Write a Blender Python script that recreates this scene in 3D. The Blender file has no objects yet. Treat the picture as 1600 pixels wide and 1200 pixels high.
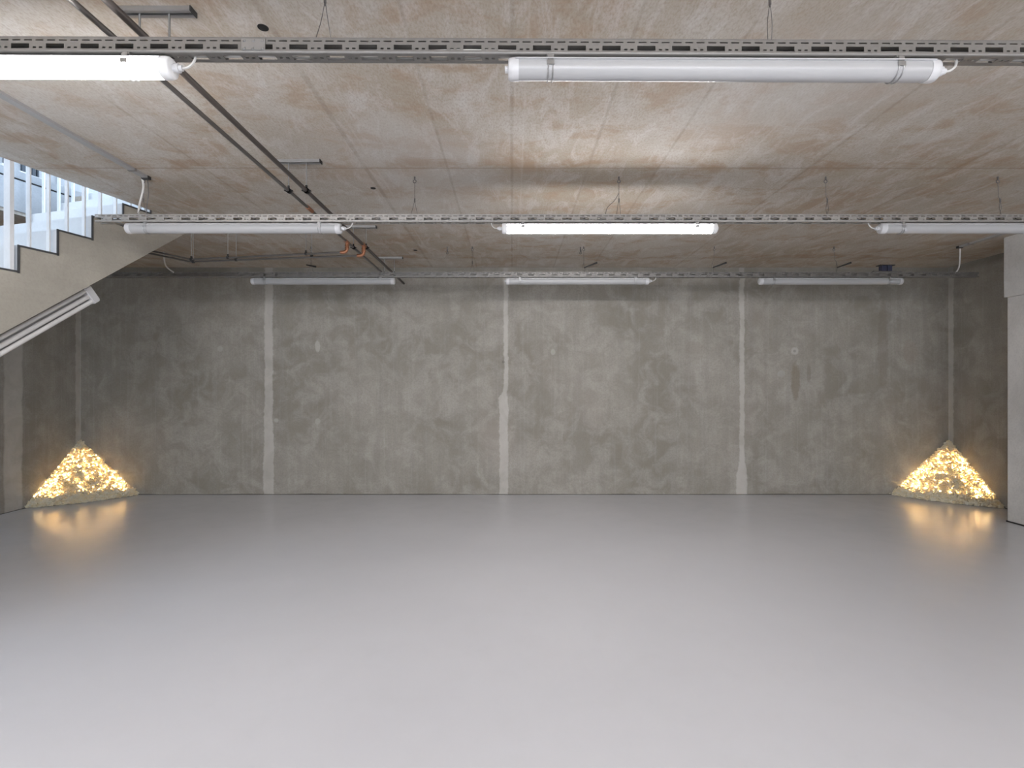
import bpy, bmesh, math, random
from mathutils import Vector, Matrix

# ------------------------------------------------------------------ camera, sky, exposure
scn = bpy.context.scene
CZ = 1.385                       # eye height
cam_d = bpy.data.cameras.new('camera'); cam = bpy.data.objects.new('camera', cam_d)
scn.collection.objects.link(cam)
cam.location = (0, 0, CZ); cam.rotation_euler = (math.pi/2, 0, 0)
cam_d.sensor_width = 36; cam_d.lens = 18; cam_d.shift_y = 0.0025; cam_d.clip_start = 0.02
scn.camera = cam
SKY = 1.2                        # overcast daylight over the stairwell
LAMP = 19.5                      # lit tubes
BULB = 9.5                     # tiny warm bulbs in the heaps
world = bpy.data.worlds.new('overcast_sky'); scn.world = world
world.use_nodes = True
bgn = world.node_tree.nodes['Background']
bgn.inputs[0].default_value = (0.66, 0.815, 1.0, 1); bgn.inputs[1].default_value = SKY
# added fill light behind the viewer, standing for daylight from a made-up door
FILL = 270.0
dl = bpy.data.lights.new('added_fill_light', 'AREA'); dl.shape = 'RECTANGLE'; dl.size = 10.0; dl.size_y = 2.5
dl.energy = FILL; dl.color = (.94, .965, 1.0)
dlo = bpy.data.objects.new('added_fill_light', dl); scn.collection.objects.link(dlo)
dlo.location = (0, -5.1, 1.4); dlo.rotation_euler = (math.pi/2, 0, math.pi)
vs = scn.view_settings
vs.view_transform = 'Standard'; vs.look = 'None'; vs.gamma = 1; vs.use_curve_mapping = False
vs.exposure = 1.38
scn.cycles.use_denoising = True
scn.cycles.max_bounces = 10; scn.cycles.diffuse_bounces = 6
scn.cycles.sample_clamp_indirect = 6.0

random.seed(7)
R = random.random
COL = scn.collection

# ------------------------------------------------------------------ materials
class NT:
    def __init__(s, name):
        s.m = bpy.data.materials.new(name); s.m.use_nodes = True
        s.t = s.m.node_tree; s.b = s.t.nodes['Principled BSDF']
        s.pos = s.t.nodes.new('ShaderNodeNewGeometry').outputs['Position']
    def n(s, kind, **kw):
        nd = s.t.nodes.new(kind)
        for k, v in kw.items(): setattr(nd, k, v)
        return nd
    def put(s, sock, v):
        if isinstance(v, (int, float)): sock.default_value = v
        elif isinstance(v, tuple): sock.default_value = v if len(v) == 4 or sock.type == 'VECTOR' else (*v, 1)
        else: s.t.links.new(v, sock)
    def math(s, op, a, b=0.0, c=0.0):
        nd = s.n('ShaderNodeMath', operation=op)
        for i, v in enumerate((a, b, c)): s.put(nd.inputs[i], v)
        return nd.outputs[0]
    def scaled(s, sc):
        nd = s.n('ShaderNodeVectorMath', operation='MULTIPLY')
        s.put(nd.inputs[0], s.pos); s.put(nd.inputs[1], sc); return nd.outputs[0]
    def noise(s, sc=(1, 1, 1), scale=1.0, detail=4.0, rough=0.55, dist=0.0):
        nd = s.n('ShaderNodeTexNoise')
        s.put(nd.inputs['Vector'], s.scaled(sc)); nd.inputs['Scale'].default_value = scale
        nd.inputs['Detail'].default_value = detail; nd.inputs['Roughness'].default_value = rough
        nd.inputs['Distortion'].default_value = dist
        return nd.outputs[0]
    def step(s, v, lo, hi, a=0.0, b=1.0):
        nd = s.n('ShaderNodeMapRange', interpolation_type='SMOOTHSTEP')
        s.put(nd.inputs[0], v); nd.inputs[1].default_value = lo; nd.inputs[2].default_value = hi
        nd.inputs[3].default_value = a; nd.inputs[4].default_value = b
        return nd.outputs[0]
    def mix(s, f, a, b, mode='MIX'):
        nd = s.n('ShaderNodeMix', data_type='RGBA', blend_type=mode)
        s.put(nd.inputs[0], f); s.put(nd.inputs[6], a); s.put(nd.inputs[7], b)
        return nd.outputs[2]
    def xyz(s):
        nd = s.n('ShaderNodeSeparateXYZ'); s.put(nd.inputs[0], s.pos); return nd.outputs
    def bump(s, h, strength=0.3, dist=0.01):
        nd = s.n('ShaderNodeBump'); nd.inputs['Strength'].default_value = strength
        nd.inputs['Distance'].default_value = dist
        s.put(nd.inputs['Height'], h); s.put(s.b.inputs['Normal'], nd.outputs[0])
    def done(s, col, rough=0.6, metal=0.0, spec=0.5):
        s.put(s.b.inputs['Base Color'], col); s.put(s.b.inputs['Roughness'], rough)
        s.put(s.b.inputs['Metallic'], metal); s.put(s.b.inputs['Specular IOR Level'], spec)
        return s.m

def plain(name, col, rough=0.5, metal=0.0, spec=0.5, var=0.06, scale=40):
    t = NT(name)
    f = t.noise(scale=scale, detail=3)
    dark = tuple(c*(1-var) for c in col); lite = tuple(min(1, c*(1+var)) for c in col)
    return t.done(t.mix(f, dark, lite), rough, metal, spec)

def line_at(t, coord, pos, half, soft=0.004):
    d = t.math('ABSOLUTE', t.math('SUBTRACT', coord, pos))
    return t.step(d, half - soft, half + soft, 1.0, 0.0)

CEIL = CZ + 1.525
XL, XR = -5.533, 5.598
def m_wall():
    t = NT('wall_concrete'); o = t.xyz(); X, Y, Z = o[0], o[1], o[2]
    big = t.noise((1, 1, 1), 0.9, 6, 0.6)
    mid = t.noise((1, 1, 1.0), 4.0, 6, 0.62, 0.6)
    streak = t.noise((9, 9, 0.5), 1.0, 5, 0.6)
    streak2 = t.noise((30, 30, 0.8), 1.0, 3, 0.6)
    fine = t.noise((1, 1, 1), 60, 3, 0.6)
    c = t.mix(t.step(big, .35, .68), (.262, .242, .206), (.36, .338, .298))
    c = t.mix(t.step(mid, .40, .66, 0, .6), c, (.445, .422, .385))
    c = t.mix(t.step(streak, .42, .66, 0, .30), c, (.27, .255, .23))
    c = t.mix(t.step(streak2, .5, .72, 0, .16), c, (.48, .465, .445))
    c = t.mix(t.step(fine, .35, .75, 0, .34), c, (.21, .195, .165))
    reddish = t.noise((.7, .7, .5), 1.1, 3)
    c = t.mix(t.step(reddish, .55, .75, 0, .35), c, (.37, .325, .29))
    # pale mortar over the joints of the precast panels, ragged and wider towards the floor
    wob = t.math('MULTIPLY', t.math('SUBTRACT', t.noise((1, 1, 2.2), 2.0, 5, .6), .5), .16)
    wob2 = t.math('MULTIPLY', t.math('SUBTRACT', t.noise((3, 3, 3), 6.0, 4, .6), .5), .05)
    back = t.step(Y, 6.50, 6.54)
    joints = None
    for jx, w0, w1, zs in ((-3.115, .052, .066, .9), (-.078, .018, .062, 1.05), (2.945, .030, .042, .9)):
        wide = t.step(Z, 1.22, 1.34, .056, .027) if -1 < jx < 1 else t.step(Z, .4, zs+.25, w1, w0)
        if jx > 2: wide = t.step(Z, .22, .5, .068, .030)
        d = t.math('ABSOLUTE', t.math('ADD', t.math('SUBTRACT', X, t.math('ADD', jx, t.step(Z, 1.2, 1.36, -.028 if -1 < jx < 1 else 0.0, 0.0))), t.math('ADD', t.math('MULTIPLY', wob, .35), t.math('MULTIPLY', wob2, .8))))
        j = t.step(t.math('SUBTRACT', d, wide), -.010, .010, 1, 0)
        j = t.math('MULTIPLY', j, back)
        joints = j if joints is None else t.math('MAXIMUM', joints, j)
    side = t.math('SUBTRACT', 1.0, back)
    j = t.step(t.math('ADD', Y, wob2), 6.485, 6.50, 0, 1)
    joints = t.math('MAXIMUM', joints, t.math('MULTIPLY', j, t.math('ADD', t.math('GREATER_THAN', X, XR-.01), t.math('LESS_THAN', X, XL+.01))))
    d = t.math('ABSOLUTE', t.math('ADD', t.math('SUBTRACT', Y, 5.68), t.math('MULTIPLY', wob, .4)))
    j = t.math('MULTIPLY', t.step(d, .09, .12, 1, 0), t.step(X, -5.4, -5.3, 1, 0))
    joints = t.math('MAXIMUM', joints, j)
    c = t.mix(t.math('MULTIPLY', joints, t.step(mid, .25, .7, .55, .95)), c, (.52, .50, .465))
    # tie-hole plugs and the rust run below one of them
    for px, pz, rx, rz, col, k in ((-3.74, 1.87, .035, .04, (.47, .45, .42), .6), (-2.49, 1.90, .035, .075, (.50, .48, .45), .7),
            (-2.49, .94, .04, .04, (.45, .43, .40), .6), (.525, 1.83, .03, .04, (.46, .44, .41), .6), (-.11, 1.70, .02, .02, (.15, .14, .12), .6),
            (3.62, 1.84, .05, .05, (.50, .48, .46), .75), (3.62, 1.84, .02, .02, (.3, .29, .27), .8), (3.63, 1.45, .06, .24, (.22, .185, .135), .55),
            (3.45, 1.55, .05, .05, (.42, .41, .40), .5), (3.80, 1.55, .03, .12, (.19, .17, .14), .4), (2.33, 1.88, .12, .09, (.28, .25, .21), .3),
            (5.1, 1.82, .10, .16, (.29, .24, .19), .35), (-3.12+.1, .95, .03, .03, (.5, .48, .45), .5), (4.75, 1.9, .07, .6, (.20, .17, .14), .35)):
        dx = t.math('DIVIDE', t.math('SUBTRACT', X, px), rx); dz = t.math('DIVIDE', t.math('SUBTRACT', Z, pz), rz)
        dd = t.math('ADD', t.math('MULTIPLY', dx, dx), t.math('MULTIPLY', dz, dz))
        dd = t.math('ADD', dd, t.math('MULTIPLY', t.math('SUBTRACT', t.noise((1, 1, 1), 18, 3), .5), 1.6))
        c = t.mix(t.math('MULTIPLY', t.step(dd, .5, 1.3, k, 0), back), c, col)
    # open joint at the foot of the wall
    foot = t.math('ADD', Z, t.math('MULTIPLY', t.math('SUBTRACT', t.noise((1.4, 1.4, 0), 1.0, 4), .5), .03))
    c = t.mix(t.step(foot, .004, .014, .8, 0), c, (.06, .055, .05))
    c = t.mix(t.step(t.math('ADD', Z, t.math('MULTIPLY', wob, .3)), CEIL-.13, CEIL-.04, 0, .55), c, (.15, .14, .12))  # shade along the top of the walls, painted into their colour
    t.bump(t.math('ADD', mid, t.math('MULTIPLY', fine, .4)), .25, .012)
    return t.done(c, .78, 0, .25)

def m_ceiling():
    t = NT('ceiling_concrete'); o = t.xyz(); X, Y = o[0], o[1]
    big = t.noise((1, 1, 1), .8, 5, .6, .4)
    blot = t.noise((1.1, 1.6, 1), 3.0, 7, .62, .5)
    grain = t.noise((1, .35, 1), 9, 5, .65, .8)
    fine = t.noise((2.2, 1, 1), 45, 4, .65)
    c = t.mix(t.step(big, .36, .66), (.43, .375, .305), (.53, .50, .45))
    c = t.mix(t.step(blot, .46, .64, 0, .65), c, (.405, .295, .205))
    c = t.mix(t.step(grain, .45, .68, 0, .55), c, (.63, .61, .585))
    c = t.mix(t.step(fine, .40, .70, 0, .42), c, (.29, .215, .15))
    sp = t.noise((1, 1, 1), .45, 2)
    c = t.mix(t.step(sp, .5, .7, 0, .35), c, (.56, .55, .535))
    # formwork boards run away from the viewer, half a metre wide; a cross joint every 2.5 m
    wob = t.math('MULTIPLY', t.math('SUBTRACT', t.noise((1, 1, 1), 1.5, 2), .5), .012)
    for px, w, a in ((-4.1, .008, .5), (-3.6, .006, .3), (-3.05, .008, .4), (-2.15, .008, .5), (-1.98, .005, .4), (-1.02, .014, .5), (-.95, .006, .4), (-.45, .008, .45),
                  (.0, .009, .5), (.07, .005, .4), (.53, .008, .5), (1.02, .008, .45), (1.10, .005, .4), (1.55, .007, .4), (2.07, .009, .5), (2.6, .006, .4), (3.1, .009, .5), (3.6, .006, .4), (4.15, .009, .5)):
        l = line_at(t, t.math('ADD', X, wob), px, w, .006)
        c = t.mix(t.math('MULTIPLY', l, t.step(blot, .3, .6, a*.2, a*.75)), c, (.26, .20, .145) if w > .0075 else (.58, .55, .50))
    for py in (1.07, 3.575, 6.07):
        c = t.mix(t.math('MULTIPLY', line_at(t, t.math('ADD', Y, wob), py, .006, .005), .6), c, (.24, .20, .16))
        st = t.step(t.math('ABSOLUTE', t.math('SUBTRACT', Y, py-.06)), .02, .16, .35, 0)
        c = t.mix(t.math('MULTIPLY', st, t.step(blot, .4, .6)), c, (.33, .21, .12))
    t.bump(t.math('ADD', grain, fine), .2, .008)
    return t.done(c, .8, 0, .2)

def m_floor():
    t = NT('floor_coating')
    big = t.noise((1, 1, 1), .5, 4, .55); fine = t.noise((1, 1, 1), 5, 5, .6)
    c = t.mix(t.step(big, .3, .7), (.600, .608, .642), (.640, .648, .682))
    c = t.mix(t.step(fine, .45, .8, 0, .2), c, (.55, .555, .575))
    scuff = t.noise((3, 9, 1), 1.3, 4, .7)
    c = t.mix(t.step(scuff, .70, .78, 0, .25), c, (.40, .40, .41))
    t.bump(t.noise((1, 1, 1), 2.2, 4, .5), .06, .02)
    return t.done(c, t.step(fine, .3, .7, .20, .27), 0, .5)

def m_plain_concrete(name, col, vertical=True):
    t = NT(name)
    big = t.noise((1, 1, 1), 1.2, 5, .6, .3); st = t.noise((8, 8, .7) if vertical else (1, 1, 9), 1.0, 5, .6); fine = t.noise((1, 1, 1), 55, 3)
    c = t.mix(t.step(big, .33, .68), tuple(k*.84 for k in col), tuple(k*1.1 for k in col))
    c = t.mix(t.step(st, .45, .7, 0, .4), c, tuple(k*.74 for k in col))
    c = t.mix(t.step(fine, .4, .75, 0, .22), c, tuple(k*.62 for k in col))
    t.bump(t.math('ADD', big, fine), .2, .008)
    return t.done(c, .78, 0, .25)

def m_emit(name, col, strength, base=(.9, .9, .9)):
    t = NT(name); t.put(t.b.inputs['Emission Color'], col); t.b.inputs['Emission Strength'].default_value = strength
    return t.done(base, .4)

def m_chips():
    t = NT('translucent_chips'); nt = t.t
    v = t.noise((1, 1, 1), 22, 3, .6); v2 = t.noise((1, 1, 1), 7, 2)
    c = t.mix(t.step(v, .3, .7), (.93, .83, .60), (.96, .93, .82))
    c = t.mix(t.step(v2, .55, .75, 0, .5), c, (.95, .78, .50))
    tr = t.n('ShaderNodeBsdfTranslucent'); t.put(tr.inputs['Color'], c)
    t.done(c, .35, 0, .4)
    mx = t.n('ShaderNodeMixShader'); mx.inputs[0].default_value = .30
    nt.links.new(t.b.outputs[0], mx.inputs[1]); nt.links.new(tr.outputs[0], mx.inputs[2])
    nt.links.new(mx.outputs[0], nt.nodes['Material Output'].inputs[0])
    return t.m

M = dict(
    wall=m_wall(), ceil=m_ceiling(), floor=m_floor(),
    pillar=m_plain_concrete('pillar_concrete', (.66, .645, .62)),
    stair=m_plain_concrete('stair_concrete', (.41, .382, .328), False),
    kerb=m_plain_concrete('stairwell_panel', (.44, .46, .49)),
    step=plain('pale_step_concrete', (.66, .67, .68), .6),
    facade=m_plain_concrete('facade_render', (.43, .45, .48)),
    dark=plain('dark_glass', (.035, .045, .06), .15),
    black=plain('black_void', (.012, .011, .010), .8),
    galv=plain('galvanised_steel', (.27, .26, .248), .45, .7, .5, .10, 25),
    galv_l=plain('pale_galvanised_steel', (.40, .385, .365), .45, .6, .5, .10, 25),
    galv_b=plain('bright_galvanised_steel', (.42, .42, .42), .35, .85, .5, .12, 30),
    steel=plain('brushed_steel', (.78, .80, .82), .35, .15),
    edge=plain('dark_steel_edging', (.13, .135, .14), .4, .7),
    pipe=plain('brown_steel_pipe', (.085, .072, .066), .42, .35),
    pipe_g=plain('grey_steel_pipe', (.17, .16, .152), .35, .7),
    rubber=plain('black_rubber', (.03, .03, .03), .6),
    copper=plain('copper_fitting', (.45, .21, .12), .36, .8),
    white=plain('white_plastic', (.62, .62, .63), .35, 0, .5, .02),
    tube=plain('unlit_diffuser', (.42, .42, .425), .28, 0, .5, .02),
    wtube=plain('unlit_glass_tube', (.62, .61, .60), .25),
    cable=plain('pale_grey_cable', (.60, .59, .57), .5),
    wire=plain('steel_wire', (.16, .15, .145), .45, .6),
    plast=plain('grey_plastic_duct', (.34, .335, .33), .5),
    bluebox=plain('dark_blue_box', (.035, .04, .075), .4),
    lit=m_emit('lit_diffuser', (1.0, .973, .978), LAMP),
    litcap=plain('white_end_cap', (.85, .85, .85), .4),
    bulb=m_emit('warm_bulb', (1.0, .70, .36), BULB),
    chips=m_chips(),
)

# ------------------------------------------------------------------ mesh helpers
def obj(name, bm, mat, parent=None, loc=None, smooth=False, recalc=True):
    me = bpy.data.meshes.new(name)
    if recalc: bmesh.ops.recalc_face_normals(bm, faces=bm.faces)
    bm.to_mesh(me); bm.free()
    me.materials.append(M[mat] if isinstance(mat, str) else mat)
    if smooth:
        for p in me.polygons: p.use_smooth = True
        try: me.set_sharp_from_angle(angle=math.radians(40))
        except Exception: pass
    o = bpy.data.objects.new(name, me); COL.objects.link(o)
    if parent is not None:
        o.parent = parent
        o.matrix_parent_inverse = Matrix.Identity(4)
    if loc is not None: o.location = loc
    return o

def tag(o, label=None, cat=None, group=None, kind=None):
    if label: o['label'] = label
    if cat: o['category'] = cat
    if group: o['group'] = group
    if kind: o['kind'] = kind
    return o

def thing(name, label, cat, loc=(0, 0, 0), group=None, rot=(0, 0, 0)):
    o = bpy.data.objects.new(name, None); COL.objects.link(o)
    o.location = loc; o.rotation_euler = rot; o.empty_display_size = .1
    return tag(o, label, cat, group)

def struct(name, bm, mat, label, cat):
    return tag(obj(name, bm, mat), label, cat, None, 'structure')

def box(bm, x0, x1, y0, y1, z0, z1, f=None):
    vs_ = [(x, y, z) for z in (z0, z1) for y in (y0, y1) for x in (x0, x1)]
    v = [bm.verts.new(f(*p) if f else p) for p in vs_]
    for q in ((0, 2, 3, 1), (4, 5, 7, 6), (0, 1, 5, 4), (2, 6, 7, 3), (0, 4, 6, 2), (1, 3, 7, 5)):
        bm.faces.new([v[i] for i in q])

def boxes(*args, f=None):
    bm = bmesh.new()
    for a in args: box(bm, *a, f=f)
    return bm

def smooth_path(pts, n=6):
    pts = [Vector(p) for p in pts]
    if len(pts) < 3: return pts
    out = []
    for i in range(len(pts)-1):
        p0 = pts[max(i-1, 0)]; p1 = pts[i]; p2 = pts[i+1]; p3 = pts[min(i+2, len(pts)-1)]
        for k in range(n):
            t = k/n
            out.append(.5*((2*p1) + (p2-p0)*t + (2*p0-5*p1+4*p2-p3)*t*t + (3*p1-p0-3*p2+p3)*t**3))
    out.append(pts[-1]); return out

def tube(bm, pts, r, seg=10, rad=None):
    pts = [Vector(p) for p in pts]; rings = []
    prev = None
    for i, p in enumerate(pts):
        d = (pts[min(i+1, len(pts)-1)] - pts[max(i-1, 0)]).normalized()
        if prev is None:
            a = Vector((0, 0, 1)) if abs(d.z) < .9 else Vector((1, 0, 0))
            n = d.cross(a).normalized()
        else:
            n = (prev - d*prev.dot(d)).normalized()
        prev = n; b = d.cross(n)
        rr = rad[i] if rad else r
        rings.append([bm.verts.new(p + (n*math.cos(2*math.pi*k/seg) + b*math.sin(2*math.pi*k/seg))*rr) for k in range(seg)])
    for a, b in zip(rings, rings[1:]):
        for k in range(seg):
            bm.faces.new((a[k], a[(k+1) % seg], b[(k+1) % seg], b[k]))
    bm.faces.new(rings[0][::-1]); bm.faces.new(rings[-1])
    return bm

def tb(pts, r, seg=10, rad=None): return tube(bmesh.new(), pts, r, seg, rad)

def at(px, py, Y):   # a point of the photo at distance Y
    return Vector(((px-800)*Y/800, Y, CZ + (604-py)*Y/800))
def ax(px, Y): return (px-800)*Y/800

# ------------------------------------------------------------------ setting
XL, XR, YB, YF, CEIL = -5.533, 5.598, 6.557, -5.2, CZ+1.525
TH = 0.323
# stair frame: u runs up the flight, v to the far side of it
P0 = Vector((-3.397, 3.397)); DU = Vector((.2543, .9671)); NV = Vector((-.9671, .2543))
def S(u, v, z):
    p = P0 + DU*u + NV*v
    return (p.x, p.y, z)

struct('floor', boxes((XL-.3, XR+.3, YF-.3, YB+.3, -.2, 0)), 'floor', 'smooth light grey coated floor', 'floor')
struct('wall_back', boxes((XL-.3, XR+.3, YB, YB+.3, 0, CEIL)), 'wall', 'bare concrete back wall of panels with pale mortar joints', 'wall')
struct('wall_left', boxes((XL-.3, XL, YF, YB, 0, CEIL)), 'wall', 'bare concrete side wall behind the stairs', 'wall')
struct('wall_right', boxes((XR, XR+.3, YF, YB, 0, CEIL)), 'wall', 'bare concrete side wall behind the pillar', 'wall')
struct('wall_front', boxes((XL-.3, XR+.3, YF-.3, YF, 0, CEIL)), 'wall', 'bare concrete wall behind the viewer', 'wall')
U_OPEN0, U_OPEN1, V_OPEN = -2.9, 1.319, 1.25
bm = bmesh.new()
outer = [(XL-.3, YF-.3), (XR+.3, YF-.3), (XR+.3, YB+.3), (XL-.3, YB+.3)]
hole = [S(U_OPEN0, 0, 0)[:2], S(U_OPEN1, 0, 0)[:2], S(U_OPEN1, V_OPEN, 0)[:2], S(U_OPEN0, V_OPEN, 0)[:2]]
for z in (CEIL, CEIL+TH):
    edges = []
    for loop in (outer, hole):
        v = [bm.verts.new((x, y, z)) for x, y in loop]
        edges += [bm.edges.new((v[i], v[(i+1) % 4])) for i in range(4)]
    bmesh.ops.triangle_fill(bm, edges=edges, use_beauty=True)
bm.verts.ensure_lookup_table()
for base in (0, 4):
    for i in range(4):
        a, b = base+i, base+(i+1) % 4
        bm.faces.new([bm.verts[k] for k in (a, b, b+8, a+8)])
struct('ceiling', bm, 'ceil', 'board-marked concrete ceiling with rusty stains', 'ceiling')
# pier at the right with its slightly wider head
struct('pillar_right', boxes((5.079, XR, -3.0, 5.246, 0, CZ+.911)), 'pillar', 'smooth concrete pier in front of the side wall', 'pillar')
struct('beam_right', boxes((5.045, XR, -3.0, 5.250, CZ+.912, CEIL)), 'pillar', 'concrete head above the pier', 'beam')

struct('trim_10', boxes((5.070, 5.079, -3.0, 5.255, 0, .012), (5.07, XR, 5.246, 5.255, 0, .012)), 'black', 'dark joint along the foot of the pier', 'joint')
struct('added_door_1', boxes((-5, 5, YF-.01, YF+.03, 0, 2.75), *[(x-.04, x+.04, YF+.03, YF+.06, 0, 2.75) for x in (-5, -2.5, 0, 2.5, 5)]), 'facade', 'wide door panel added behind the viewer for the fill light', 'door')  # unseen door, added as a backing for the fill light
# upstairs: lining of the stairwell and the facade across the yard
struct('trim_1', boxes((U_OPEN0, U_OPEN1+1.5, V_OPEN-.012, V_OPEN+.2, CEIL+.03, CEIL+TH-.018), f=S), 'kerb', 'pale blue grey lining of the stairwell edge', 'lining')
struct('trim_2', boxes((U_OPEN0, U_OPEN1+1.5, V_OPEN+.02, V_OPEN+.22, CEIL+TH, CEIL+TH+.075), f=S), 'facade', 'pale kerb around the stairwell', 'kerb')
struct('trim_9', boxes((U_OPEN0, U_OPEN1+1.5, V_OPEN-.004, V_OPEN+.2, CEIL+TH-.018, CEIL+TH), f=S), 'black', 'dark joint under the kerb of the stairwell', 'joint')
FV = 3.2
struct('wall_outside', boxes((-5, 14, FV, FV+.2, CEIL+TH+.0, CEIL+4.2), f=S), 'facade', 'pale facade seen through the stairwell', 'wall')
def uv_on(px, py, v):   # where the line of sight meets the plane at lateral distance v
    k = (px-800)/800
    Y = (P0.x*NV.x + P0.y*NV.y + v) / (k*NV.x + NV.y)
    u = (k*Y-P0.x)*DU.x + (Y-P0.y)*DU.y
    return u, CZ + (604-py)*Y/800
for i, (xa, xb, yb) in enumerate(((32, 39, 271), (48, 53, 277), (56, 58.5, 278.5), (89, 90.5, 290), (4, 11, 259))):
    u0, z0 = uv_on(xa, yb, FV); u1, z1 = uv_on(xb, yb, FV)
    o = struct('window_%d' % (i+1), boxes((u0, u1, FV-.03, FV+.02, z1, z1+1.3), f=S), 'dark', 'narrow dark window in the facade above the stairs', 'window')
    struct('trim_%d' % (i+3), boxes((u0-.03, u1+.03, FV-.05, FV-.002, z1-.03, z1-.002), f=S), 'step', 'sill of a narrow window above the stairs', 'sill')

# ------------------------------------------------------------------ staircase
UK = lambda k: .1148 + .2408*k
ZK = lambda k: CZ + .957 + .178*k        # top of the tread that follows riser k
under = lambda u: CZ + .344 + .764*u
stair = thing('staircase', 'concrete staircase climbing to daylight through the ceiling opening', 'stairs', S(-2.7, .5, 0))
def local(o, root):
    o.matrix_parent_inverse = Matrix.Translation(-Vector(root.location)); return o
W = 1.056
fl = bmesh.new()
for k in range(-12, 5):
    ua, ub = UK(k), UK(k+1)
    za, zb = max(0.0, under(ua)), max(0.0, under(ub))
    if za == 0 and zb > 0:           # the soffit starts inside this step
        um = -(CZ+.344)/.764
        low = [(ua, 0), (um, 0), (ub, zb)]
    else: low = [(ua, za), (ub, zb)]
    pts = low + [(ub, ZK(k)), (ua, ZK(k))]
    a = [fl.verts.new(S(u, .004, z)) for u, z in pts]; b = [fl.verts.new(S(u, W, z)) for u, z in pts]
    fl.faces.new(a); fl.faces.new(b[::-1])
    for q in range(len(pts)): r_ = (q+1) % len(pts); fl.faces.new((a[q], b[q], b[r_], a[r_]))
u_c = (1.525-.344)/.764
pts = [(UK(5), under(UK(5))), (u_c, CEIL), (UK(5), CEIL)]
a = [fl.verts.new(S(u, .004, z)) for u, z in pts]; b = [fl.verts.new(S(u, W, z)) for u, z in pts]
fl.faces.new(a); fl.faces.new(b[::-1])
for q in range(3): r_ = (q+1) % 3; fl.faces.new((a[q], b[q], b[r_], a[r_]))
local(obj('flight', fl, 'stair', stair), stair)
bm = bmesh.new()
for k in range(-12, 6):
    box(bm, UK(k)-.012, UK(k), .012, W-.002, ZK(k-1) if k > -12 else .0, ZK(k)+.010, f=S)
    if k < 5: box(bm, UK(k), UK(k+1)-.012, .012, W-.002, ZK(k), ZK(k)+.010, f=S)
tag(local(obj('step_facing', bm, 'step', stair), stair), 'pale facing of risers and treads')
bm = bmesh.new()
for k in range(-12, 5):
    box(bm, UK(k)-.016, UK(k)-.004, -.003, .006, ZK(k-1)-.004 if k > -12 else .0, ZK(k)+.012, f=S)
    if k < 5: box(bm, UK(k), UK(k+1)-.004, -.003, .006, ZK(k), ZK(k)+.012, f=S)
tag(local(obj('edge_strip', bm, 'edge', stair), stair), 'dark steel edge along the stepped profile')

def railing(label, v, newel_at):
    r = thing('stair_railing', label, 'railing', S(UK(0), v, ZK(0)))
    h = .95
    for k in range(-11, 6):
        for f in (.30, .80):
            u = UK(k) + f*.2408
            if newel_at is not None and k == -1 and f > .5: continue
            local(obj('baluster', boxes((u-.005, u+.005, v-.015, v+.015, ZK(k)+.010, ZK(k)+h-.2+.178*f), f=S), 'steel', r), r)
    if newel_at is not None:
        local(obj('post', boxes((newel_at-.012, newel_at+.012, v-.030, v+.030, ZK(-1)+.010, ZK(-1)+h), f=S), 'steel', r), r)
    a, b = UK(-11), UK(5)+.2
    local(obj('handrail', tb([S(a, v, ZK(-11)+h-.17), S(b, v, ZK(5)+h-.02)], .021, 12), 'steel', r), r)
    return r
railing('steel baluster railing on the near edge of the staircase with one wide flat post', .035, UK(0)-.045)
railing('steel baluster railing along the far edge of the staircase', W-.04, None)

# ------------------------------------------------------------------ cable trays
BIG = (.000, .065); SM = ((.078, .089), (.101, .112)); DASH = ((.005, .033), (.047, .075), (.088, .116))
def slotted(bm, x0, x1, P, hmax, rows):
    """grid sheet from x0 to x1, height 0..hmax; rows = ((h0,h1,[(a,b)...])); P(x,h)->point"""
    hs = sorted({0.0, hmax, *[h for r in rows for h in r[:2]]})
    per = .125; n = int(math.ceil((x1-x0)/per))
    cuts = sorted({0.0, *[c for r in rows for s in r[2] for c in s]})
    xs = [x0 + i*per + c for i in range(n) for c in cuts if x0 + i*per + c < x1 - 1e-6] + [x1]
    grid = {}
    def vtx(i, j):
        if (i, j) not in grid: grid[i, j] = bm.verts.new(P(xs[i], hs[j]))
        return grid[i, j]
    for i in range(len(xs)-1):
        c = ((xs[i]+xs[i+1])/2 - x0) % per
        for j in range(len(hs)-1):
            h = (hs[j]+hs[j+1])/2
            if any(r[0] < h < r[1] and any(a < c < b for a, b in r[2]) for r in rows): continue
            bm.faces.new((vtx(i, j), vtx(i+1, j), vtx(i+1, j+1), vtx(i, j+1)))
TW, THT, CH = .058, .052, .005
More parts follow.
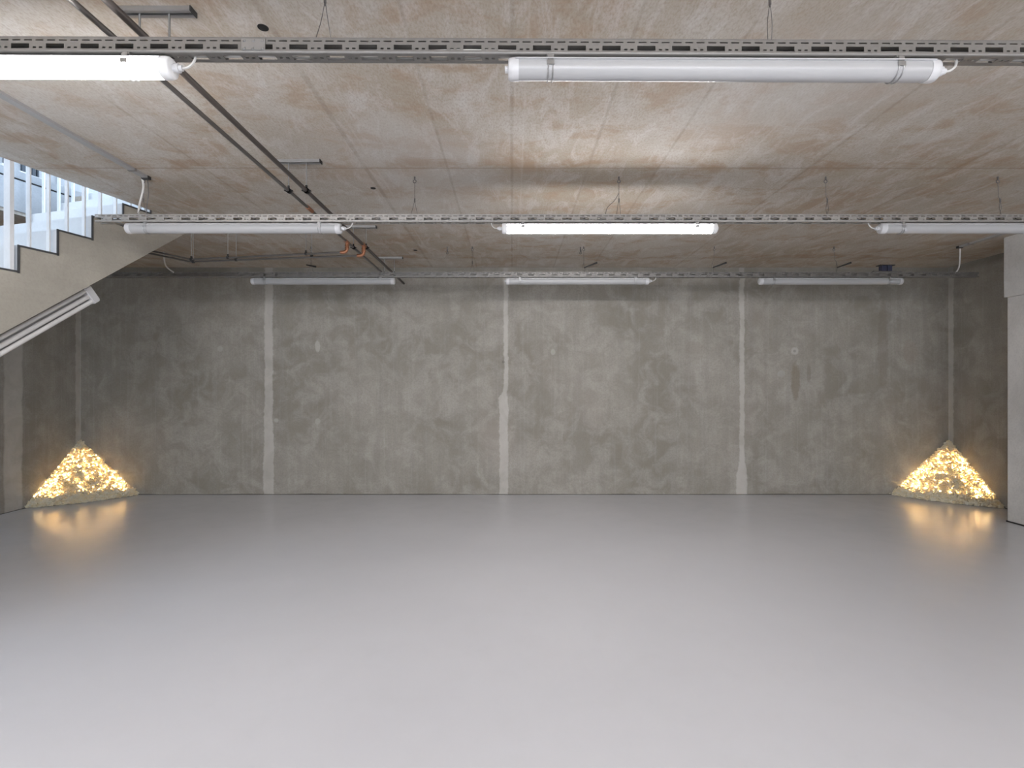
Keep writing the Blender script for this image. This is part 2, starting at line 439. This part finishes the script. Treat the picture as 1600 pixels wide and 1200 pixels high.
def tray(label, x0, x1, Y, z, tilt=0.0, lid=False, mt='galv_l'):
    """channel with its near side at Y, underside at z"""
    cx = 0.0
    root = thing('cable_tray', label, 'cable tray', (cx, Y+TW/2, z), 'slotted cable trays under the ceiling', (0, tilt, 0))
    side_rows = ((.011-CH, .029-CH, [BIG]), (.012-CH, .018-CH, list(SM)), (.039-CH, .0435-CH, list(DASH)))
    bot_rows = ((.017-CH, .041-CH, [BIG]), (.024-CH, .034-CH, list(SM)))
    def done(o):
        md = o.modifiers.new('thickness', 'SOLIDIFY'); md.thickness = .0016; md.offset = 0
    bm = bmesh.new(); slotted(bm, x0, x1, lambda x, h: (x, -TW/2, CH+h), THT-CH, side_rows)
    # rolled bend between side and base
    prev = None
    for k in range(5):
        a = k/4*math.pi/2
        cur = [bm.verts.new((x, -TW/2+CH-CH*math.cos(a), CH-CH*math.sin(a))) for x in (x0, x1)]
        if prev: bm.faces.new((prev[0], prev[1], cur[1], cur[0]))
        prev = cur
    done(obj('near_side', bm, mt, root, recalc=False))
    bm = bmesh.new(); slotted(bm, x0, x1, lambda x, h: (x, TW/2, CH+h), THT-CH, side_rows); done(obj('far_side', bm, mt, root, recalc=False))
    bm = bmesh.new(); slotted(bm, x0, x1, lambda x, h: (x, -TW/2+CH+h, 0), TW-CH, bot_rows); done(obj('tray_base', bm, mt, root, recalc=False))
    if lid: obj('added_cover', boxes((x0, x1, -TW/2-.002, TW/2+.002, THT, THT+.0015)), mt, root)  # unseen top sheet, added to keep light out so the slots look dark
    return root
ROWY = (1.84, 3.695, 5.555); TZ = CZ+1.190; TILT = .0042
t1 = tray('long slotted steel cable tray nearest the viewer', -3.30, 3.60, ROWY[0], CZ+1.197, TILT, True, 'galv')
t2 = tray('slotted steel cable tray carrying the middle row of lamps', ax(148, 3.695), 4.95, ROWY[1], TZ, 0, True)
t3 = tray('slotted steel cable tray nearest the back wall', -4.45, ax(1530, 5.555), ROWY[2], TZ, 0, True, 'galv')
# bolted coupler on the first tray
xj = ax(402, 1.84)
cp = obj('coupler_plate', boxes((xj-.055, xj+.03, -TW/2-.0045, -TW/2-.0015, .007, .047)), 'galv_b', t1)
bm = bmesh.new()
for dx, dz in ((-.045, .012), (-.045, .040), (-.012, .040), (.020, .012), (.020, .040), (-.015, .012)):
    tube(bm, [(xj+dx, -TW/2-.0045, dz), (xj+dx, -TW/2-.009, dz)], .0065, 10, [.0065, .004])
obj('bolt', bm, 'galv_b', cp)

def lying_cable(label, x0, x1, Y, z, seed, tilt=0):
    rnd = random.Random(seed); pts = []
    x = x0; y = Y
    while x < x1:
        pts.append((x, Y + rnd.uniform(-.016, .016), z + .008 + rnd.uniform(0, .007) - tilt*x)); x += rnd.uniform(.16, .34)
    o = obj('cable', tb(smooth_path(pts, 5), .0050, 8), 'cable', smooth=True)
    return tag(o, label, 'cable')
lying_cable('pale cable lying along the tray nearest the viewer', -3.2, 3.5, ROWY[0]+.02, CZ+1.197, 1, TILT)
lying_cable('second pale cable lying beside the first in the nearest tray', -3.2, 3.5, ROWY[0]+.042, CZ+1.199, 2, TILT)
lying_cable('pale cable lying in the tray of the middle lamp row', ax(152, 3.7), 4.9, ROWY[1]+.029, TZ, 3)
lying_cable('pale cable lying in the tray nearest the back wall', -4.4, ax(1525, 5.56), ROWY[2]+.029, TZ, 4)

# ------------------------------------------------------------------ batten lamps
LR, LL = .0375, 1.56
def lathe_x(bm, prof_, seg=28, flat=None):
    rings = []
    for x, r in prof_:
        ring = []
        for k in range(seg):
            a = 2*math.pi*k/seg
            y, z = r*math.cos(a), r*math.sin(a)
            if flat and z > flat: z = flat
            ring.append(bm.verts.new((x, y, z)))
        rings.append(ring)
    for a, b in zip(rings, rings[1:]):
        for k in range(seg): bm.faces.new((a[k], a[(k+1) % seg], b[(k+1) % seg], b[k]))
    bm.faces.new(rings[0][::-1]); bm.faces.new(rings[-1])
    return bm
def lamp(label, xc, row, on, gland, group, plug=True, y=None, z=None, feed=True):
    """tubular damp-proof batten; gland = -1/1: the end where the cable enters, 0 none"""
    Y = (ROWY[row] + TW/2) if y is None else y
    zz = (TZ if row != 0 else CZ+1.197-TILT*xc) if z is None else z
    zc = zz - LR - .003
    root = thing('batten_lamp', label, 'lamp', (xc, Y, zc), group, (0, TILT if row == 0 else 0, 0))
    h = LL/2; cap = .026
    obj('diffuser', lathe_x(bmesh.new(), [(-h+cap, LR-.001), (h-cap, LR-.001)], 32, LR-.004), 'lit' if on else 'tube', root, smooth=True)
    hb = bmesh.new(); prev = None          # opaque white back with a narrow lip along each side
    for k in range(15):
        a = math.radians(32 + 116*k/14); rr = LR + .0012
        cur = [hb.verts.new((x, rr*math.cos(a), min(rr*math.sin(a), LR-.002))) for x in (-h+cap, h-cap)]
        if prev: hb.faces.new((prev[0], prev[1], cur[1], cur[0]))
        prev = cur
    for sg in (-1, 1):
        y0, y1 = sorted((sg*.029, sg*.0410))
        box(hb, -h+cap, h-cap, y0, y1, .0185, .0208)
    obj('housing', hb, 'white', root)
    for s in (-1, 1):
        pr = [(s*(h-cap-.012), LR+.0012), (s*(h-.016), LR+.0014), (s*(h-.004), LR-.001), (s*h, LR-.006)]
        obj('end_cap', lathe_x(bmesh.new(), pr if s > 0 else pr[::-1], 32, LR-.003), 'litcap' if on else 'white', root, smooth=True)
        xs = s*(h-.152)
        c = bmesh.new()
        # spring steel clip: band around the body in two wires, buckle, saddle under the tray
        for dx in (-.0085, .0085):
            tube(c, [(xs+dx, (LR+.002)*math.cos(a), (LR+.002)*math.sin(a)) for a in [math.radians(d) for d in range(-200, 21, 20)]], .0022, 6)
        box(c, xs-.013, xs+.013, -LR-.004, -LR+.003, -.004, .012)
        box(c, xs-.013, xs+.013, -LR*.80, LR*.80, LR-.004, LR+.002)
        box(c, xs-.006, xs+.006, -LR+.004, -LR+.010, .010, LR+.001)
        box(c, xs-.010, xs+.010, -LR-.001, -LR+.012, .016, .030)
        obj('clip', c, 'galv_b', root)
    if gland:
        s = gland
        g = obj('cable_gland', lathe_x(bmesh.new(), [(s*h, .013), (s*(h+.010), .013), (s*(h+.011), .016), (s*(h+.022), .016), (s*(h+.023), .011), (s*(h+.034), .010)][::s], 16), 'white', root)
        if feed:
            x0 = s*(h+.034)
            obj('lead', tb(smooth_path([(x0-s*.006, 0, 0), (x0+s*.018, 0, .003), (x0+s*.038, 0, .020), (x0+s*.044, .004, .045), (x0+s*.036, .008, .070)], 6), .0042, 8), 'cable', root, smooth=True)
        if plug:
            obj('blank_plug', lathe_x(bmesh.new(), [(-s*h, .012), (-s*(h+.012), .012)][::-s], 16), 'white', root)
    return root
def mid(a, Y): return ax(a, Y)
Yr = [y + TW/2 for y in ROWY]
G = ['tubular batten lamps in the nearest row', 'tubular batten lamps in the middle row', 'tubular batten lamps by the back wall', 'tubular batten lamps behind the viewer']
lamp('brightly lit batten lamp on the nearest tray, running out past the stairs', ax(271, Yr[0])-LL/2, 0, True, 1, G[0])
lamp('big unlit white batten lamp clipped under the nearest tray', ax(1128, Yr[0]), 0, False, 1, G[0])
lamp('unlit batten lamp on the middle tray beside the stairs', ax(366, Yr[1]), 1, False, 1, G[1])
lamp('brightly lit batten lamp in the middle of the middle tray', ax(952, Yr[1]), 1, True, -1, G[1])
lamp('unlit batten lamp on the middle tray, running out of view over the pier', ax(1374, Yr[1])+LL/2, 1, False, -1, G[1])
lamp('unlit batten lamp under the back tray, the one below the copper elbows', ax(505, Yr[2]), 2, False, 0, G[2])
lamp('unlit batten lamp at the middle of the back tray', ax(902, Yr[2]), 2, False, 1, G[2])
lamp('unlit batten lamp under the back tray, below the dark blue box', ax(1297.5, Yr[2]), 2, False, 0, G[2])
# rows behind the viewer carry on
for yy in (-.02, -1.88):
    for xc in (-2.1, .75, 3.4):
        lamp('lit batten lamp hung behind the viewer', xc, 1, True, 0, G[3], y=yy, z=TZ)

# double tube lamp under the stair flight
def under_lamp():
    ua, ub, v = -1.5, .615, .10
    root = thing('twin_tube_lamp', 'unlit triple-banded tube lamp fixed along the underside of the stairs', 'lamp', S(ub, v, under(ub)))
    sl = math.atan(.764); cu, su = math.cos(sl), math.sin(sl)
    def F(s, w, n):      # s along slope from upper end, w across, n below the soffit
        u = ub - s*cu + n*su; z = under(ub) - s*su - n*cu
        return S(u, v+w, z)
    Ln = 1.62
    body = bmesh.new(); box(body, 0.03, Ln, .022, .045, .020, .150, f=F)
    local(obj('body', body, 'plast', root), root)
    for w, n in ((.0, .046), (.0, .092), (.0, .134)):
        local(obj('tube', tb([F(.05, w, n), F(Ln-.02, w, n)], .0165, 14), 'wtube', root, smooth=True), root)
    cap = bmesh.new()
    pts = [(-.024, .022), (-.024, .142), (-.014, .158), (.048, .158), (.054, .142), (.054, .022)]
    for s0, s1 in ((.0, .058),):
        a = [cap.verts.new(F(s0, w, n)) for w, n in pts]; b = [cap.verts.new(F(s1, w, n)) for w, n in pts]
        cap.faces.new(a); cap.faces.new(b[::-1])
        for i in range(len(pts)): j = (i+1) % len(pts); cap.faces.new((a[i], b[i], b[j], a[j]))
    bmesh.ops.bevel(cap, geom=list(cap.edges), offset=.006, segments=2, affect='EDGES')
    local(obj('end_cap', cap, 'white', root, smooth=True), root)
    br = bmesh.new()
    for s in (.25, 1.3): box(br, s, s+.05, .024, .044, -.001, .022, f=F)
    local(obj('mount', br, 'galv', root), root)
under_lamp()

# ------------------------------------------------------------------ tray suspension wires
def hanger(label, px, row, kind=0, group=None, dx=0.0):
    Y = Yr[row]; x = ax(px, Y); zt = (TZ if row else CZ+1.197-TILT*x) + THT
    root = thing('suspension_wire', label, 'suspension wire', (x, Y, CEIL), group)
    H = CEIL - zt
    hk = bmesh.new()
    tube(hk, [(0, 0, 0), (0, 0, -.022)], .006, 8)
    tube(hk, [(.011*math.sin(a), 0, -.033+.011*math.cos(a)) for a in [math.radians(d) for d in range(0, 331, 30)]], .0032, 6)
    obj('eye_hook', hk, 'wire', root)
    lk = .11 if row else .16
    w = bmesh.new()
    tube(w, [(0, 0, -.042), (dx*.3, 0, -H*.5), (dx, 0, -H+lk)], .0017 if row else .0015, 6)
    tube(w, smooth_path([(dx, 0, -H+lk), (dx-.012, -.006, -H+lk*.5), (dx-.022, -TW/2, -H+.002)], 4), .0015 if row else .0013, 6)
    tube(w, smooth_path([(dx, 0, -H+lk), (dx+.010, .004, -H+lk*.5), (dx+.018, TW/2, -H+.002)], 4), .0015 if row else .0013, 6)
    if kind == 1:   # a loose tail of wire hangs down beside it
        tube(w, smooth_path([(0, 0, -H*.42), (-.035, 0, -H*.62), (-.085, 0, -H*.80), (-.098, 0, -H+.0)], 4), .0020, 6)
    obj('wire', w, 'wire', root)
    l = bmesh.new()
    if kind == 2:   # gripper swung out sideways
        tube(l, [(dx+.004, 0, -H+.055), (dx+.145, -.02, -H+.105)], .010, 8, [.006, .010])
    elif kind == 3:
        tube(l, [(dx-.05, 0, -H+.085), (dx+.06, -.02, -H+.060)], .010, 8, [.006, .010])
    else:
        tube(l, [(dx, 0, -H+lk-.012), (dx, 0, -H+lk+.016)], .0052, 8)
    obj('wire_grip', l, 'rubber' if kind > 1 else 'wire', root)
    return root
gw = 'wires that hold up the cable trays'
hanger('looped steel wire holding the nearest tray near its coupler', 508, 0, 0, gw)
hanger('looped steel wire holding the nearest tray above the unlit lamp', 1203, 0, 0, gw)
hanger('wire to the middle tray between the black ceiling hole and the lit lamp', 648, 1, 0, gw)
hanger('wire with a loose tail above the lit lamp of the middle tray', 967, 1, 1, gw)
hanger('wire to the middle tray between the lit lamp and the pier-side lamp', 1290, 1, 0, gw, .012)
hanger('wire to the middle tray close above the pier', 1559, 1, 0, gw, .018)
hanger('wire to the middle tray beside the stairwell cable', 224, 1, 0, gw)
hanger('wire to the back tray by the thin branch pipes, grip tilted', 486, 2, 3, gw)
hanger('wire to the back tray past the brown pipes, upright grip', 738, 2, 0, gw)
hanger('wire with tilted grip above the middle lamp of the back tray', 912, 2, 2, gw)
hanger('wire with tilted grip on the back tray, nearest the third wall joint', 1116, 2, 2, gw, -.02)
hanger('wire with long dark grip on the back tray beside the blue box', 1303, 2, 2, gw, .03)
def spare_hook(label, px, py):
    Y = 1.525*800/(604-py); x = ax(px, Y)
    root = thing('ceiling_hook', label, 'hook', (x, Y, CEIL), 'spare hooks in the ceiling')
    b = bmesh.new(); tube(b, [(0, 0, 0), (0, 0, -.03)], .006, 8); tube(b, [(0, 0, -.03), (.003, 0, -.055)], .004, 6, [.009, .009])
    obj('shank', b, 'wire', root)
    b = bmesh.new(); tube(b, [(.010*math.sin(a), 0, -.066+.010*math.cos(a)) for a in [math.radians(d) for d in range(0, 331, 30)]], .0035, 6)
    obj('eye', b, 'wire', root)
spare_hook('small spare hook in the ceiling near the brown pipes', 699, 386)
spare_hook('small spare hook in the ceiling behind the lit middle lamp', 907, 386)

# ------------------------------------------------------------------ pipes on the ceiling
PZ = CZ+1.32; XA, XB = -1.505, -1.385
def pipe_run(label, x, r, mat, tee_y, br_pts, coup):
    root = thing('ceiling_pipe', label, 'pipe', (x, 0, PZ), 'heating pipes under the ceiling')
    P = lambda o: local(o, root)
    P(obj('main_pipe', tb([(x, 1.0, PZ), (x, YB, PZ)], r, 14), mat, root, smooth=True))
    c = bmesh.new()
    for y in coup: tube(c, [(x, y-.045, PZ), (x, y-.044, PZ), (x, y+.044, PZ), (x, y+.045, PZ)], r+.004, 14)
    if coup: P(obj('copper_coupling', c, 'copper', root))
    rr = .0125
    t = bmesh.new()
    tube(t, [(x, tee_y-.04, PZ), (x, tee_y+.04, PZ)], r+.004, 14)
    x1, z1 = br_pts[0]
    tube(t, smooth_path([(x, tee_y, PZ), (x, tee_y, PZ-.045), (x, tee_y, z1+.040), (x-.006, tee_y, z1+.014), (x-.030, tee_y, z1+.001), (x1, tee_y, z1)], 5), rr+.003)
    for zz in (PZ-.035, PZ-.058): tube(t, [(x, tee_y, zz+.006), (x, tee_y, zz-.006)], rr+.008, 12)
    P(obj('copper_tee', t, 'copper', root, smooth=True))
    P(obj('branch_pipe', tb([(a, tee_y, b) for a, b in br_pts], .0085, 10), 'pipe_g', root, smooth=True))
pipe_run('slimmer ceiling pipe on the stair side of the pair, with copper coupling', XA, .0110, 'pipe_g', 4.67,
         [(XA-.06, CZ+1.224), (-2.919, CZ+1.160), (-2.95, CZ+1.163), (-3.40, CZ+1.262)], [3.81])
pipe_run('dark brown ceiling pipe, the thicker of the pair', XB, .0135, 'pipe', 4.78,
         [(XB-.06, CZ+1.222), (-2.99, CZ+1.166), (-3.02, CZ+1.169), (-3.44, CZ+1.255)], [])
def bracket(label, Y):
    root = thing('pipe_bracket', label, 'bracket', (-1.43, Y, CEIL), 'pipe brackets on the ceiling')
    P = lambda o: local(o, root)
    c = bmesh.new()
    x0, x1 = -1.590, -1.290
    box(c, x0, x1, Y-.021, Y+.021, CEIL-.004, CEIL)
    for s in (-1, 1):
        box(c, x0, x1, Y+s*.021-.002, Y+s*.021+.002, CEIL-.018, CEIL-.004)
        box(c, x0, x1, Y+s*.014-.007, Y+s*.014+.007, CEIL-.020, CEIL-.017)
    P(obj('channel', c, 'galv_b', root))
    P(obj('channel_end', boxes((x1, x1+.004, Y-.023, Y+.023, CEIL-.021, CEIL)), 'rubber', root))
    for x, r in ((XA, .0110), (XB, .0135)):
        b = bmesh.new(); tube(b, [(x, Y, CEIL-.018), (x, Y, PZ+r+.01)], .0042, 8)
        P(obj('rod', b, 'galv_b', root))
        b = bmesh.new()
        for dy in (-.012, .012):
            tube(b, [(x, Y-.013, PZ), (x, Y-.012, PZ), (x, Y+.012, PZ), (x, Y+.013, PZ)], r+.006, 14)
        box(b, x-r-.016, x+r+.016, Y-.010, Y+.010, PZ-.003, PZ+.003)
        tube(b, [(x, Y, PZ+r+.004), (x, Y, PZ+r+.022)], .008, 8)
        P(obj('clamp', b, 'rubber', root))
bracket('pipe bracket nearest the viewer, above the nearest tray', 2.07)
bracket('pipe bracket just before the middle tray', 3.45)
bracket('pipe bracket just past the copper elbows', 4.86)
bracket('pipe bracket closest to the back wall', 6.03)
def branch_hanger(label, px, py, Y, mat='galv_b'):
    x = ax(px, Y); z = CZ + (604-py)*Y/800
    root = thing('pipe_hanger', label, 'pipe hanger', (x, Y, CEIL), 'rods that hold the thin branch pipes')
    b = bmesh.new(); tube(b, [(0, 0, 0), (0, 0, z-CEIL+.01)], .0035, 8); obj('rod', b, 'galv_b', root)
    b = bmesh.new(); tube(b, [(-.009, 0, z-CEIL), (.009, 0, z-CEIL)], .0145, 12); box(b, -.006, .006, -.006, .006, z-CEIL+.01, z-CEIL+.03); obj('clamp', b, 'rubber', root)
    b = bmesh.new(); box(b, -.03, .03, -.02, .02, -.004, 0); obj('foot_plate', b, 'galv_b', root)
branch_hanger('rod on the front branch pipe, halfway to the stairs', 356, 402.3, 4.67)
branch_hanger('rod on the rear branch pipe, halfway to the stairs', 369, 406, 4.78)
branch_hanger('rod on the front branch pipe, nearest the copper elbows', 478, 396.5, 4.67)
branch_hanger('rod on the rear branch pipe, nearest the copper elbows', 487, 400, 4.78)
branch_hanger('rod on the front branch pipe, nearest the stairs', 299, 405.5, 4.67)
branch_hanger('rod on the rear branch pipe, nearest the stairs', 302, 409, 4.78)

# ------------------------------------------------------------------ ceiling sockets, ducts, leads
def hole_(label, px, py, r):
    Y = 1.525*800/(604-py); x = ax(px, Y)
    b = bmesh.new(); seg = 20; pr = [(r*1.12, 0), (r*1.1, -.002), (r*.92, -.003), (r*.90, -.001), (0.001, -.0008)]
    rings = [[b.verts.new((rr*math.cos(2*math.pi*k/seg), rr*math.sin(2*math.pi*k/seg), z)) for k in range(seg)] for rr, z in pr]
    for a, c in zip(rings, rings[1:]):
        for k in range(seg): b.faces.new((a[k], a[(k+1) % seg], c[(k+1) % seg], c[k]))
    b.faces.new(rings[-1])
    o = obj('conduit_socket', b, 'black'); o.location = (x, Y, CEIL)
    tag(o, label, 'socket', 'black round sockets in the ceiling')
hole_('large black round socket in the ceiling above the nearest tray', 411, 43, .020)
hole_('small black round socket in the ceiling before the middle tray', 583, 294, .018)
hole_('faint black round socket in the ceiling between middle and back trays', 649, 391, .020)

def duct(label, x, y0, y1, mat):
    root = thing('cable_duct', label, 'cable duct', (x, y1, CEIL), 'narrow ducts on the ceiling')
    obj('channel', boxes((-.022, .022, y0-y1, 0, -.016, 0)), mat, root)
    b = bmesh.new()
    for k in range(5):
        y = -.12 - k*(y1-y0-.2)/4
        box(b, -.027, .027, y-.008, y+.008, -.019, 0)
    obj('saddle', b, 'galv', root)
    b = bmesh.new(); box(b, -.026, .026, -.002, .03, -.022, 0); obj('end_piece', b, 'rubber', root)
duct('slim cable duct on the ceiling beside the stair opening', -2.655, -2.5, 3.70, 'plast')
duct('slim cable duct on the ceiling beside the pier', 4.865, 2.0, 5.55, 'plast')
def lead(label, pts, r=.0075, mat='cable'):
    return tag(obj('hanging_cable', tb(smooth_path(pts, 6), r, 10), mat, smooth=True), label, 'cable', 'cables dropping from the ceiling')
Yl = 3.724
lead('pale cable dropping from the duct end to the tray by the stairs', [at(221, 277, Yl)+Vector((0, 0, .008)), at(224, 288, Yl), at(223, 300, Yl), at(218, 320, Yl), at(217, 334, Yl), at(222, 342, Yl)])
lead('thin dark lead looping over the tray end by the stairs', [at(229, 286, Yl+.01)+Vector((0, 0, .1)), at(232, 300, Yl+.01), at(230, 318, Yl+.01), at(228, 338, Yl+.01)], .003, 'wire')
Yq = 5.584
lead('pale cable dropping from the duct beside the pier', [at(1500, 385.8, Yq), at(1500, 400, Yq), at(1499, 415, Yq), at(1495, 424, Yq), at(1489, 428, Yq)])
lead('pale cable arching along the back tray beyond the blue box', [at(1420, 429, Yq), at(1430, 426.2, Yq), at(1444, 426, Yq), at(1455, 429.5, Yq)], .006)
lead('pale cable hanging from under the stairs to the back tray', [at(256, 394, 5.2), at(257, 408, 5.3), at(261, 418, 5.45), at(274, 427, 5.58)], .007)

# dark blue junction box standing on the back tray
bxX = ax(1383.5, 5.584)
jb = thing('junction_box', 'small dark blue box on top of the back tray', 'junction box', (bxX, 5.584, TZ+THT))
bb = bmesh.new(); box(bb, -.055, -.004, -.03, .03, .012, .072); box(bb, .004, .055, -.03, .03, .012, .072); bmesh.ops.bevel(bb, geom=list(bb.edges), offset=.004, segments=1, affect='EDGES')
obj('housing', bb, 'bluebox', jb)
obj('lid', boxes((-.082, .082, -.034, .034, .072, .080)), 'rubber', jb)
obj('foot', boxes((-.15, .16, -.030, .030, 0, .012)), 'wire', jb)

# ------------------------------------------------------------------ glowing heaps in the corners
ALL_BULBS = []
def heap(label, llabel, cx, cy, sx, sy, lx, ly, hh, seed):
    """quarter heap leaning into the corner (cx,cy); sx,sy point out of the corner"""
    rnd = random.Random(seed)
    p = 1.25
    def surf(a, h):        # a 0..1 from back-wall side to side-wall side, h 0..1
        k = (1-h) ** 1.0
        k = k*1.0 + .015*math.sin(7*a+h*9+seed)*(1-h)
        th = a*math.pi/2
        c, s = math.cos(th), math.sin(th)
        q = (c**p + s**p) ** (-1/p)
        hz = hh*h
        if h > .93: hz = hh*(.93 + .07*math.sin((h-.93)/.07*math.pi/2)*.75)
        return Vector((cx + sx*max(.008, c*q*k*lx), cy + sy*max(.008, s*q*k*ly), hz))
    bm = bmesh.new()
    NA, NH = 36, 26; g = []
    for j in range(NH+1):
        row = []
        for i in range(NA+1):
            a, h = i/NA, j/NH*.985
            v = surf(a, h); n = Vector((sx, sy, .9)).normalized()
            row.append(bm.verts.new(v - n*.042*(1-h) + Vector((0, 0, .004 if j == 0 else 0))))
        g.append(row)
    for r in g:
        for v in r:
            v.co.x = cx + sx*max(.006, sx*(v.co.x-cx)); v.co.y = cy + sy*max(.006, sy*(v.co.y-cy)); v.co.z = max(.003, v.co.z)
    for j in range(NH):
        for i in range(NA): bm.faces.new((g[j][i], g[j][i+1], g[j+1][i+1], g[j+1][i]))
    tmpl = []
    for q in range(10):     # ten kinds of irregular flat chip
        t = bmesh.new(); bmesh.ops.create_icosphere(t, subdivisions=1, radius=1)
        for v in t.verts: v.co *= rnd.uniform(.65, 1.2)
        t.verts.ensure_lookup_table()
        tmpl.append(([v.co.copy() for v in t.verts], [[v.index for v in f.verts] for f in t.faces])); t.free()
    def chip(c, r):
        vs_, fs = tmpl[rnd.randrange(10)]
        R3 = Matrix.Rotation(rnd.uniform(0, 6.3), 3, 'X') @ Matrix.Rotation(rnd.uniform(0, 6.3), 3, 'Z')
        sc = Vector((r*rnd.uniform(.8, 1.5), r*rnd.uniform(.6, 1.1), r*rnd.uniform(.25, .5)))
        nv = []
        for v in vs_:
            w = R3 @ Vector((v.x*sc.x, v.y*sc.y, v.z*sc.z)) + c
            w.x = cx + sx*max(.003, sx*(w.x-cx)); w.y = cy + sy*max(.003, sy*(w.y-cy)); w.z = max(.002, w.z)
            nv.append(bm.verts.new(w))
        for f in fs: bm.faces.new([nv[i] for i in f])
    for k in range(3400):
        h = 1 - math.sqrt(rnd.random()); a = rnd.random()
        c = surf(a, h*.985); n = Vector((sx, sy, .9)).normalized()
        c += n*rnd.uniform(-.030, .010)
        chip(c, rnd.uniform(.011, .019) if h > .14 else rnd.uniform(.013, .024))
    for k in range(420):     # apron of larger chips along the foot
        a = rnd.random(); h = rnd.uniform(0, .10)
        c = surf(a, h) + Vector((sx*rnd.uniform(-.01, .015), sy*rnd.uniform(-.01, .015), .010))
        chip(c, rnd.uniform(.014, .026))
    o = obj('chip_heap', bm, 'chips')
    tag(o, label, 'heap', 'glowing heaps of chips in the corners', 'stuff')
    # warm bulbs between the chips
    root = thing('light_string', llabel, 'string lights', (cx+sx*.1, cy+sy*.1, 0), 'strings of warm bulbs in the heaps')
    t = bmesh.new(); bmesh.ops.create_icosphere(t, subdivisions=1, radius=.0105)
    me = bpy.data.meshes.new('bulb'); t.to_mesh(me); t.free(); me.materials.append(M['bulb'])
    pts = []
    tries = 0
    while len(pts) < 200 and tries < 9000:
        tries += 1
        h = 1-math.sqrt(rnd.random()); a = rnd.random()
        if not (.17 < h < .82 or (.10 < h < .17 and rnd.random() < .2)): continue
        if ((a-.5)/.30)**2 + ((h-.27)/.25)**2 < 1 and rnd.random() > .12: continue
        if math.sin(a*23+seed)*math.sin(h*17+a*5+seed) < -.1 and rnd.random() > .25: continue
        if h > .72 and rnd.random() > .5: continue
        c = surf(a, h)
        if all((c-q).length > .026 for q in pts): pts.append(c)
    pts.sort(key=lambda c: (round(c.z/.07), c.x))
    n = Vector((sx, sy, .9)).normalized()
    pts = [c - n*rnd.uniform(.012, .028) for c in pts]
    w = bmesh.new(); tube(w, pts, .0012, 5)
    local(obj('wire', w, 'wire', root), root)
    rnd.shuffle(pts)
    rest = bmesh.new()
    for c in pts[100:]: bmesh.ops.create_icosphere(rest, subdivisions=1, radius=.0105, matrix=Matrix.Translation(c))
    tag(local(obj('bulbs', rest, 'bulb', root), root), kind='stuff')
    for c in pts[:100]:
        b = bpy.data.objects.new('bulb', me); COL.objects.link(b); b.parent = root
        b.matrix_parent_inverse = Matrix.Translation(-Vector(root.location)); b.location = c
heap('glowing heap of pale yellow chips in the corner behind the stairs', 'string of warm bulbs inside the heap behind the stairs', XL, YB, 1, -1, .765, .755, .720, 11)
heap('glowing heap of pale yellow chips in the corner beside the pier', 'string of warm bulbs inside the heap beside the pier', XR, YB, -1, -1, .765, .760, .720, 23)
